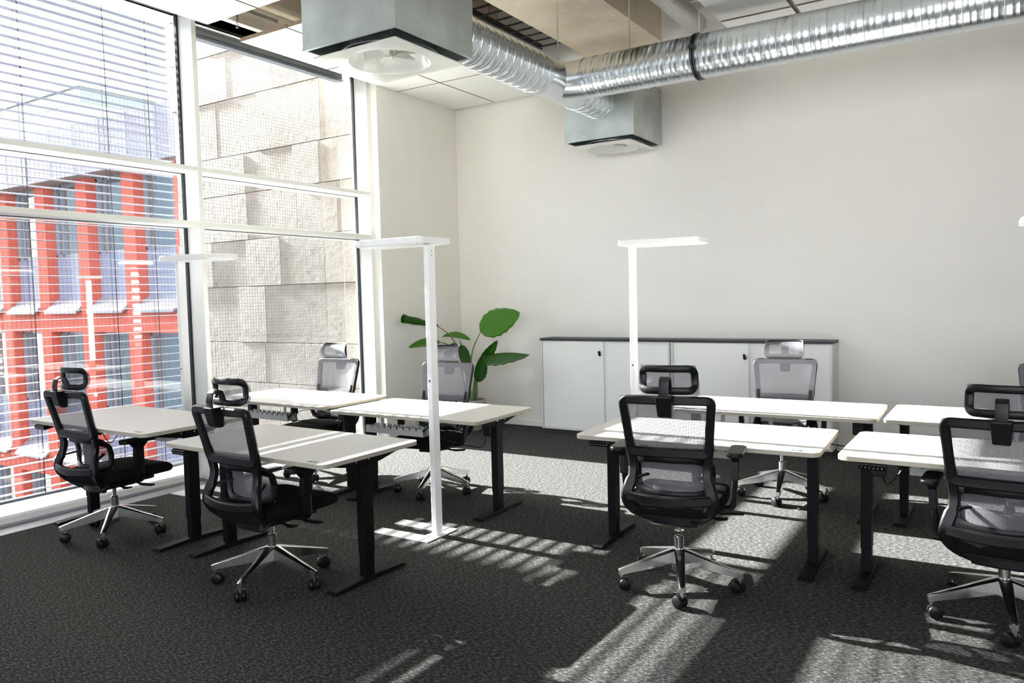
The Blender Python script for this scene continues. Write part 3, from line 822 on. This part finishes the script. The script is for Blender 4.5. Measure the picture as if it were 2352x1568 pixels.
rnd_sw = [2.6, 3.4, 2.2, 3.0, 3.9]
chair0 = make_chair()
# x, y, heading (deg), base phase (deg, world), arm lift, label
chair_list = [
 (-1.472, 3.945, 9.8, 5, .034, 'black mesh-back office chair at the centre desk, seen straight from behind'),
 (-3.51, 2.888, -2, 1, 0, 'black mesh-back office chair pushed to the front-row desk left of the white floor lamp'),
 (-5.215, 2.95, 1, 29, 0, 'black mesh-back office chair nearest the blind at the left edge'),
 (.025, 4.265, -3.3, -11, -.042, 'black mesh-back office chair cut off by the right edge of the photo'),
 (-3.957, 4.950, 191.4, 0, 0, 'grey mesh chair facing the camera behind the tall floor lamp, beside the potted plant'),
 (-1.424, 6.073, 188.7, -10, 0, 'grey mesh chair facing the camera in front of the long white cabinets'),
 (-5.30, 4.96, 185.5, 20, 0, 'grey mesh chair facing the camera in front of the stone-facing window'),
 (.36, 6.16, 183, 14, 0, 'grey mesh chair of the back row barely entering at the right edge')]
BASE = ('base_hub', 'base_leg', 'caster', 'caster_stem')
chairs = []
for i, (x, y, hd, ph, lift, lb) in enumerate(chair_list):
    c = chair0 if i == 0 else copy_tree(chair0)
    chairs.append(c)
for i_, (c, (x, y, hd, ph, lift, lb)) in enumerate(zip(chairs, chair_list)):
    c.location = (x, y, 0); c.rotation_euler = (0, 0, R(hd)); c['label'] = lb; c['group'] = 'swivel chairs at the desks'
    for ch in c.children:
        nm = ch.name.split('.')[0]
        if nm in BASE: ch.rotation_euler = (0, 0, R(ph - hd))
        elif nm != 'column_sleeve': ch.location.z += lift
        if nm in ('armrest', 'arm_sleeve') and i_ == 0: ch.location.z += .03

# ---------------------------------------------------------------- floor lamps
def make_lamp(x, y, rot, label, flip=1):
    """flip=1: head and foot arms run to +x of the pole"""
    r = thing('floor_lamp', label, 'floor lamp', (x, y, 0), rot, 'white LED floor lamps')
    f = flip
    b = MB()
    o = [(-.045, -.165), (.435, -.165), (.435, -.06), (.06, -.06), (.06, .06), (.435, .06), (.435, .165), (-.045, .165)]
    b.prism([(f * p, q) for p, q in (o if f > 0 else o[::-1])], 0, .008)
    b.build('foot_plate', M['whitemetal'], r, bevel=.002)
    MB().prism(rrect(-.02, .02, -.035, .035, .004, 3), .008, 1.955).build('pole', M['whitemetal'], r, bevel=.001)
    h = MB()
    x0, x1 = (-.07, .545) if f > 0 else (-.545, .07)
    h.prism(rrect(x0, x1, -.165, .165, .04), 1.958, 1.998)
    hd = h.build('lamp_head', M['whitemetal'], r, bevel=.004)
    MB().prism(rrect(x0 + .02 + (.06 if f > 0 else 0), x1 - .02 - (0 if f > 0 else .06), -.14, .14, .03), 1.952, 1.959).build('diffuser', M['diffuser'], hd)
    d = MB()
    for z in (1.05,): d.cyl((f * .0, -.0355, z), (f * .0, -.036, z), .007, n=12)
    d.build('sensor_hole', M['gasket'], r)
    d = MB()
    for z in (1.91, 1.88): d.cyl((f * -.0205, 0, z), (f * -.021, 0, z), .004, n=10)
    d.build('screw', M['gasket'], r)
    return r
make_lamp(-3.195, 4.005, 0, 'tall white LED floor lamp standing in the foreground left of centre', -1)
make_lamp(-2.385, 5.47, R(5), 'tall white LED floor lamp in front of the long cabinets', 1)
make_lamp(-5.86, 3.985, R(2), 'white LED floor lamp standing against the window mullion', 1)
make_lamp(.155, 5.62, R(2), 'white LED floor lamp whose head end just enters at the right edge', 1)

# ---------------------------------------------------------------- cabinets
def cabinet(x0, x1, label):
    cx = (x0 + x1) / 2; y0, y1 = 7.72, 8.012
    r = thing('sliding_door_cabinet', label, 'cabinet', (cx, (y0 + y1) / 2, 0), 0, 'low white cabinets along the back wall')
    h = (x1 - x0) / 2; d = (y1 - y0) / 2
    MB().box(-h + .01, h - .01, -d + .02, d, 0, .045).build('plinth', M['darktop'], r)
    b = MB(); b.box(-h, -h + .022, -d, d, .045, 1.075).box(h - .022, h, -d, d, .045, 1.075).box(-h + .022, h - .022, d - .02, d, .045, 1.075).box(-h + .022, h - .022, -d + .005, d, .045, .065)
    b.build('body', M['cabedge'], r, bevel=.002)
    MB().box(-h - .004, h + .004, -d - .005, d, 1.075, 1.103).build('top_panel', M['darktop'], r, bevel=.002)
    MB().box(-h + .024, .012, -d + .012, -d + .030, .066, 1.072).build('door', M['cabinet'], r, bevel=.001)
    dr = MB().box(-.012, h - .024, -d + .032, -d + .05, .066, 1.072).build('door', M['cabinet'], r, bevel=.001)
    l_ = MB(); l_.cyl((-.0 - .03, -d + .012, .95), (-.03, -d - .004, .95), .012, n=16)
    l_.box(-.034, -.026, -d - .03, -d - .004, .935, .965)
    l_.cyl((-.018, -d - .018, .925), (-.018, -d - .02, .925), .018, n=14)
    l_.build('lock_with_key', M['blackplastic'], r)
cabinet(-4.545, -2.962, 'low white sliding-door cabinet with dark top, left one beside the plant')
cabinet(-2.948, -1.345, 'low white sliding-door cabinet with dark top, right one behind the grey chair')

# ---------------------------------------------------------------- plant
PX, PY = -5.40, 7.48
pl = thing('potted_plant', 'large bird-of-paradise plant with broad green leaves in a taupe pot', 'plant', (PX, PY, 0))
MB().lathe([(0, .0), (.118, .0), (.13, .02), (.155, .27), (.158, .30), (.178, .305), (.182, .33), (.18, .355), (.172, .37), (.158, .37), (.152, .33), (0, .33)], 40).build('pot', M['pot'], pl, smooth='auto')
MB().lathe([(0, .345), (.08, .348), (.153, .34), (.153, .33), (0, .33)], 24).build('soil', M['soil'], pl)
# world-space anchor points made relative to the pot
def rel(p): return Vector(p) - Vector((PX, PY, 0))
def leaf(base, tip, w, nrm, mat, curl=.15, fold=.25, droop=.05, name='leaf'):
    a, b = rel(base), rel(tip); d = b - a; L = d.length; n_ = Vector(nrm).normalized()
    sd = d.cross(n_).normalized(); n2 = sd.cross(d).normalized()
    def fn(u, v):
        t = v; prof = (math.sin(PI * min(1, t ** .75 * .98 + .015))) ** .7 if t < 1 else 0
        x = (u - .5) * 2
        hw = w / 2 * prof * (1 + .04 * math.sin(t * 37) * abs(x))
        return a + d * t + sd * x * hw + n2 * (fold * abs(x) * hw - curl * hw * x * x) - Vector((0, 0, 1)) * droop * L * math.sin(PI * t) * -1
    o_ = MB().sheet(fn, 12, 22).build(name, mat, pl, smooth=True)
    m2 = o_.modifiers.new('Solid', 'SOLIDIFY'); m2.thickness = .002
    return o_
def petiole(pts, r0=.011, r1=.005):
    q = smoothpath([rel(p) for p in pts], 6); n_ = len(q)
    MB().tube(q, [lerp(r0, r1, i / (n_ - 1)) for i in range(n_)], 8).build('leaf_stem', M['stem'], pl, smooth=True)
cam_dir = (.58, -.80, .1)
# big leaf, upper right
petiole([(-5.40, 7.47, .34), (-5.37, 7.45, .70), (-5.30, 7.42, .98), (-5.14, 7.38, 1.21)])
leaf((-5.16, 7.38, 1.20), (-4.63, 7.42, 1.41), .31, cam_dir, M['leaf'], .1, .1, .02)
# right horizontal blade
petiole([(-5.34, 7.45, .34), (-5.29, 7.42, .62), (-5.21, 7.4, .86)])
leaf((-5.16, 7.40, .90), (-4.51, 7.42, .935), .30, (.2, -.35, 1), M['leafdark'], .1, -.5, .05)
leaf((-5.20, 7.42, .80), (-4.96, 7.44, 1.09), .13, (.9, -.6, .1), M['leafdark'], .1, .3, 0)
# hanging dark blade
petiole([(-5.32, 7.42, .34), (-5.27, 7.39, .5), (-5.20, 7.37, .62)], .008)
leaf((-5.19, 7.36, .60), (-5.10, 7.34, .93), .16, (.8, -.6, .1), M['leafdark'], .1, .3, 0)
# centre folded blades
leaf((-5.45, 7.40, 1.03), (-5.33, 7.36, .66), .16, (.9, -.5, 0), M['leafdark'], .3, .3, 0)
petiole([(-5.42, 7.46, .34), (-5.43, 7.44, .7), (-5.45, 7.42, .95), (-5.47, 7.40, 1.075)])
leaf((-5.68, 7.32, 1.13), (-5.33, 7.42, 1.085), .22, (0, -.25, 1), M['leaf'], .1, .4, .05)
leaf((-5.62, 7.36, 1.02), (-5.44, 7.38, .93), .15, (.6, -.7, .4), M['leafdark'], .1, .2, 0)
# left long blade over the desk, towards the window side
petiole([(-5.44, 7.47, .34), (-5.47, 7.38, .8), (-5.53, 7.28, 1.02), (-5.60, 7.15, 1.08)])
leaf((-5.58, 7.15, 1.08), (-5.80, 6.84, 1.03), .20, (.3, -.3, 1), M['leaf'], .1, .3, .03)
# rolled young leaf, upper left
petiole([(-5.46, 7.47, .34), (-5.5, 7.42, .9), (-5.56, 7.33, 1.14), (-5.66, 7.20, 1.27)])
R_ = []
p0, p1 = rel((-5.66, 7.22, 1.27)), rel((-5.84, 6.80, 1.37)); dd = (p1 - p0).normalized(); u_ = dd.orthogonal().normalized(); w_ = dd.cross(u_)
for k in range(14):
    t = k / 13; q = lerp(.012, .044, min(1, t * 1.6)) * (1.15 if k > 11 else 1)
    R_.append([p0.lerp(p1, t) + (u_ * math.cos(a) + w_ * math.sin(a)) * q * (1 + .06 * math.sin(5 * a + k)) for a in [2 * PI * i / 18 for i in range(18)]])
MB().loft(R_, True, False).build('rolled_leaf', M['leafdark'], pl, smooth=True)
# sheaths at the pot
for dx, dy, h_, tw in ((-.03, 0, .62, 0), (.0, -.03, .55, .5), (.05, .02, .5, 1.2), (-.06, .01, .42, 2)):
    leaf((PX + dx, PY + dy, .34), (PX + dx * 1.5, PY + dy * 1.5, .34 + h_ * .55), .07, (math.cos(tw), -1, 0), M['stem'], 0, .6, 0, 'sheath')

# ---------------------------------------------------------------- small things on the floor
bg = thing('cable_bundle_bag', 'crinkled clear plastic bag of black cables under the back-left desk', 'cable bag', (-4.72, 4.30, .0))
rr = random.Random(11); R_ = []
for k in range(9):
    t = k / 8; z = .0 + .10 * t; q = .09 * math.sin(PI * (.12 + .8 * t))
    R_.append([(q * 1.4 * math.cos(a) * rr.uniform(.7, 1.3), q * math.sin(a) * rr.uniform(.7, 1.3), max(0, z + rr.uniform(-.008, .008))) for a in [2 * PI * i / 16 for i in range(16)]])
R_[0] = [(p[0], p[1], 0) for p in R_[0]]
MB().loft(R_).build('bag', M['plasticbag'], bg)
o = MB().tube(smoothpath([(.25, 4.1, .004), (.22, 3.95, .004), (.30, 3.85, .004), (.40, 3.92, .004), (.55, 3.86, .004), (.8, 3.9, .004)]), .004, 6).build('power_cable', M['blackplastic'])
o['label'] = 'thin black cable lying on the carpet beneath the right-edge chair'; o['category'] = 'cable'

# ---------------------------------------------------------------- light
sun = bpy.data.lights.new('sun', 'SUN'); sun.energy = 40; sun.angle = R(.53); sun.color = (1, .985, .96)
so = bpy.data.objects.new('sun', sun); COL.objects.link(so)
d = Vector((1, .009, -.53)); so.rotation_euler = d.to_track_quat('-Z', 'Y').to_euler()
W = bpy.data.worlds.new('world'); S.world = W; W.use_nodes = True
n_ = W.node_tree.nodes; n_.clear(); l_ = W.node_tree.links
wo = n_.new('ShaderNodeOutputWorld'); bgn = n_.new('ShaderNodeBackground'); sk = n_.new('ShaderNodeTexSky')
sk.sky_type = 'NISHITA'; sk.sun_disc = False; sk.sun_elevation = R(28); sk.sun_rotation = R(-90); sk.air_density = 1; sk.dust_density = 3; sk.ozone_density = 1
mixw = n_.new('ShaderNodeMix'); mixw.data_type = 'RGBA'; mixw.inputs['Factor'].default_value = .6; mixw.inputs['B'].default_value = (4.7, 4.8, 5.05, 1)
l_.new(sk.outputs[0], mixw.inputs['A']); l_.new(mixw.outputs['Result'], bgn.inputs[0]); bgn.inputs[1].default_value = 1.0
l_.new(bgn.outputs[0], wo.inputs[0])
for a, b in bays:
    L = bpy.data.lights.new('window_portal', 'AREA'); L.shape = 'RECTANGLE'; L.size = b - a; L.size_y = 4.1; L.cycles.is_portal = True
    po = bpy.data.objects.new('window_portal', L); COL.objects.link(po); po.location = (-6.3, (a + b) / 2, 2.1)
    po.rotation_euler = (Matrix.Rotation(-PI / 2, 4, 'Y')).to_euler()
L = bpy.data.lights.new('window_portal', 'AREA'); L.shape = 'RECTANGLE'; L.size = 7.2; L.size_y = 3.4; L.cycles.is_portal = True
po = bpy.data.objects.new('window_portal', L); COL.objects.link(po); po.location = (1.3, YF - .2, 2.4)
po.rotation_euler = (Matrix.Rotation(PI / 2, 4, 'X')).to_euler()

# ---------------------------------------------------------------- camera
cd = bpy.data.cameras.new('camera'); cam = bpy.data.objects.new('camera', cd); COL.objects.link(cam); S.camera = cam
cd.sensor_fit = 'HORIZONTAL'; cd.sensor_width = 36; cd.lens = 1762.0 / 2352 * 36; cd.clip_start = .05; cd.clip_end = 300
yaw, pitch, roll = R(-32.601), R(3.383), R(-1.356)
fw = Vector((math.sin(yaw) * math.cos(pitch), math.cos(yaw) * math.cos(pitch), -math.sin(pitch)))
rt = Vector((math.cos(yaw), -math.sin(yaw), 0)); up = rt.cross(fw)
r2 = rt * math.cos(roll) + up * math.sin(roll); u2 = -rt * math.sin(roll) + up * math.cos(roll)
cam.matrix_world = Matrix(((r2.x, u2.x, -fw.x, 0), (r2.y, u2.y, -fw.y, 0), (r2.z, u2.z, -fw.z, 1.6), (0, 0, 0, 1)))

S.view_settings.view_transform = 'Standard'; S.view_settings.look = 'None'; S.view_settings.gamma = 1
S.view_settings.use_curve_mapping = False; S.view_settings.exposure = 1.0
S.cycles.max_bounces = 10; S.cycles.diffuse_bounces = 6; S.cycles.transparent_max_bounces = 16; S.cycles.glossy_bounces = 5
S.cycles.sample_clamp_indirect = 8; S.cycles.use_denoising = True; S.cycles.caustics_reflective = False
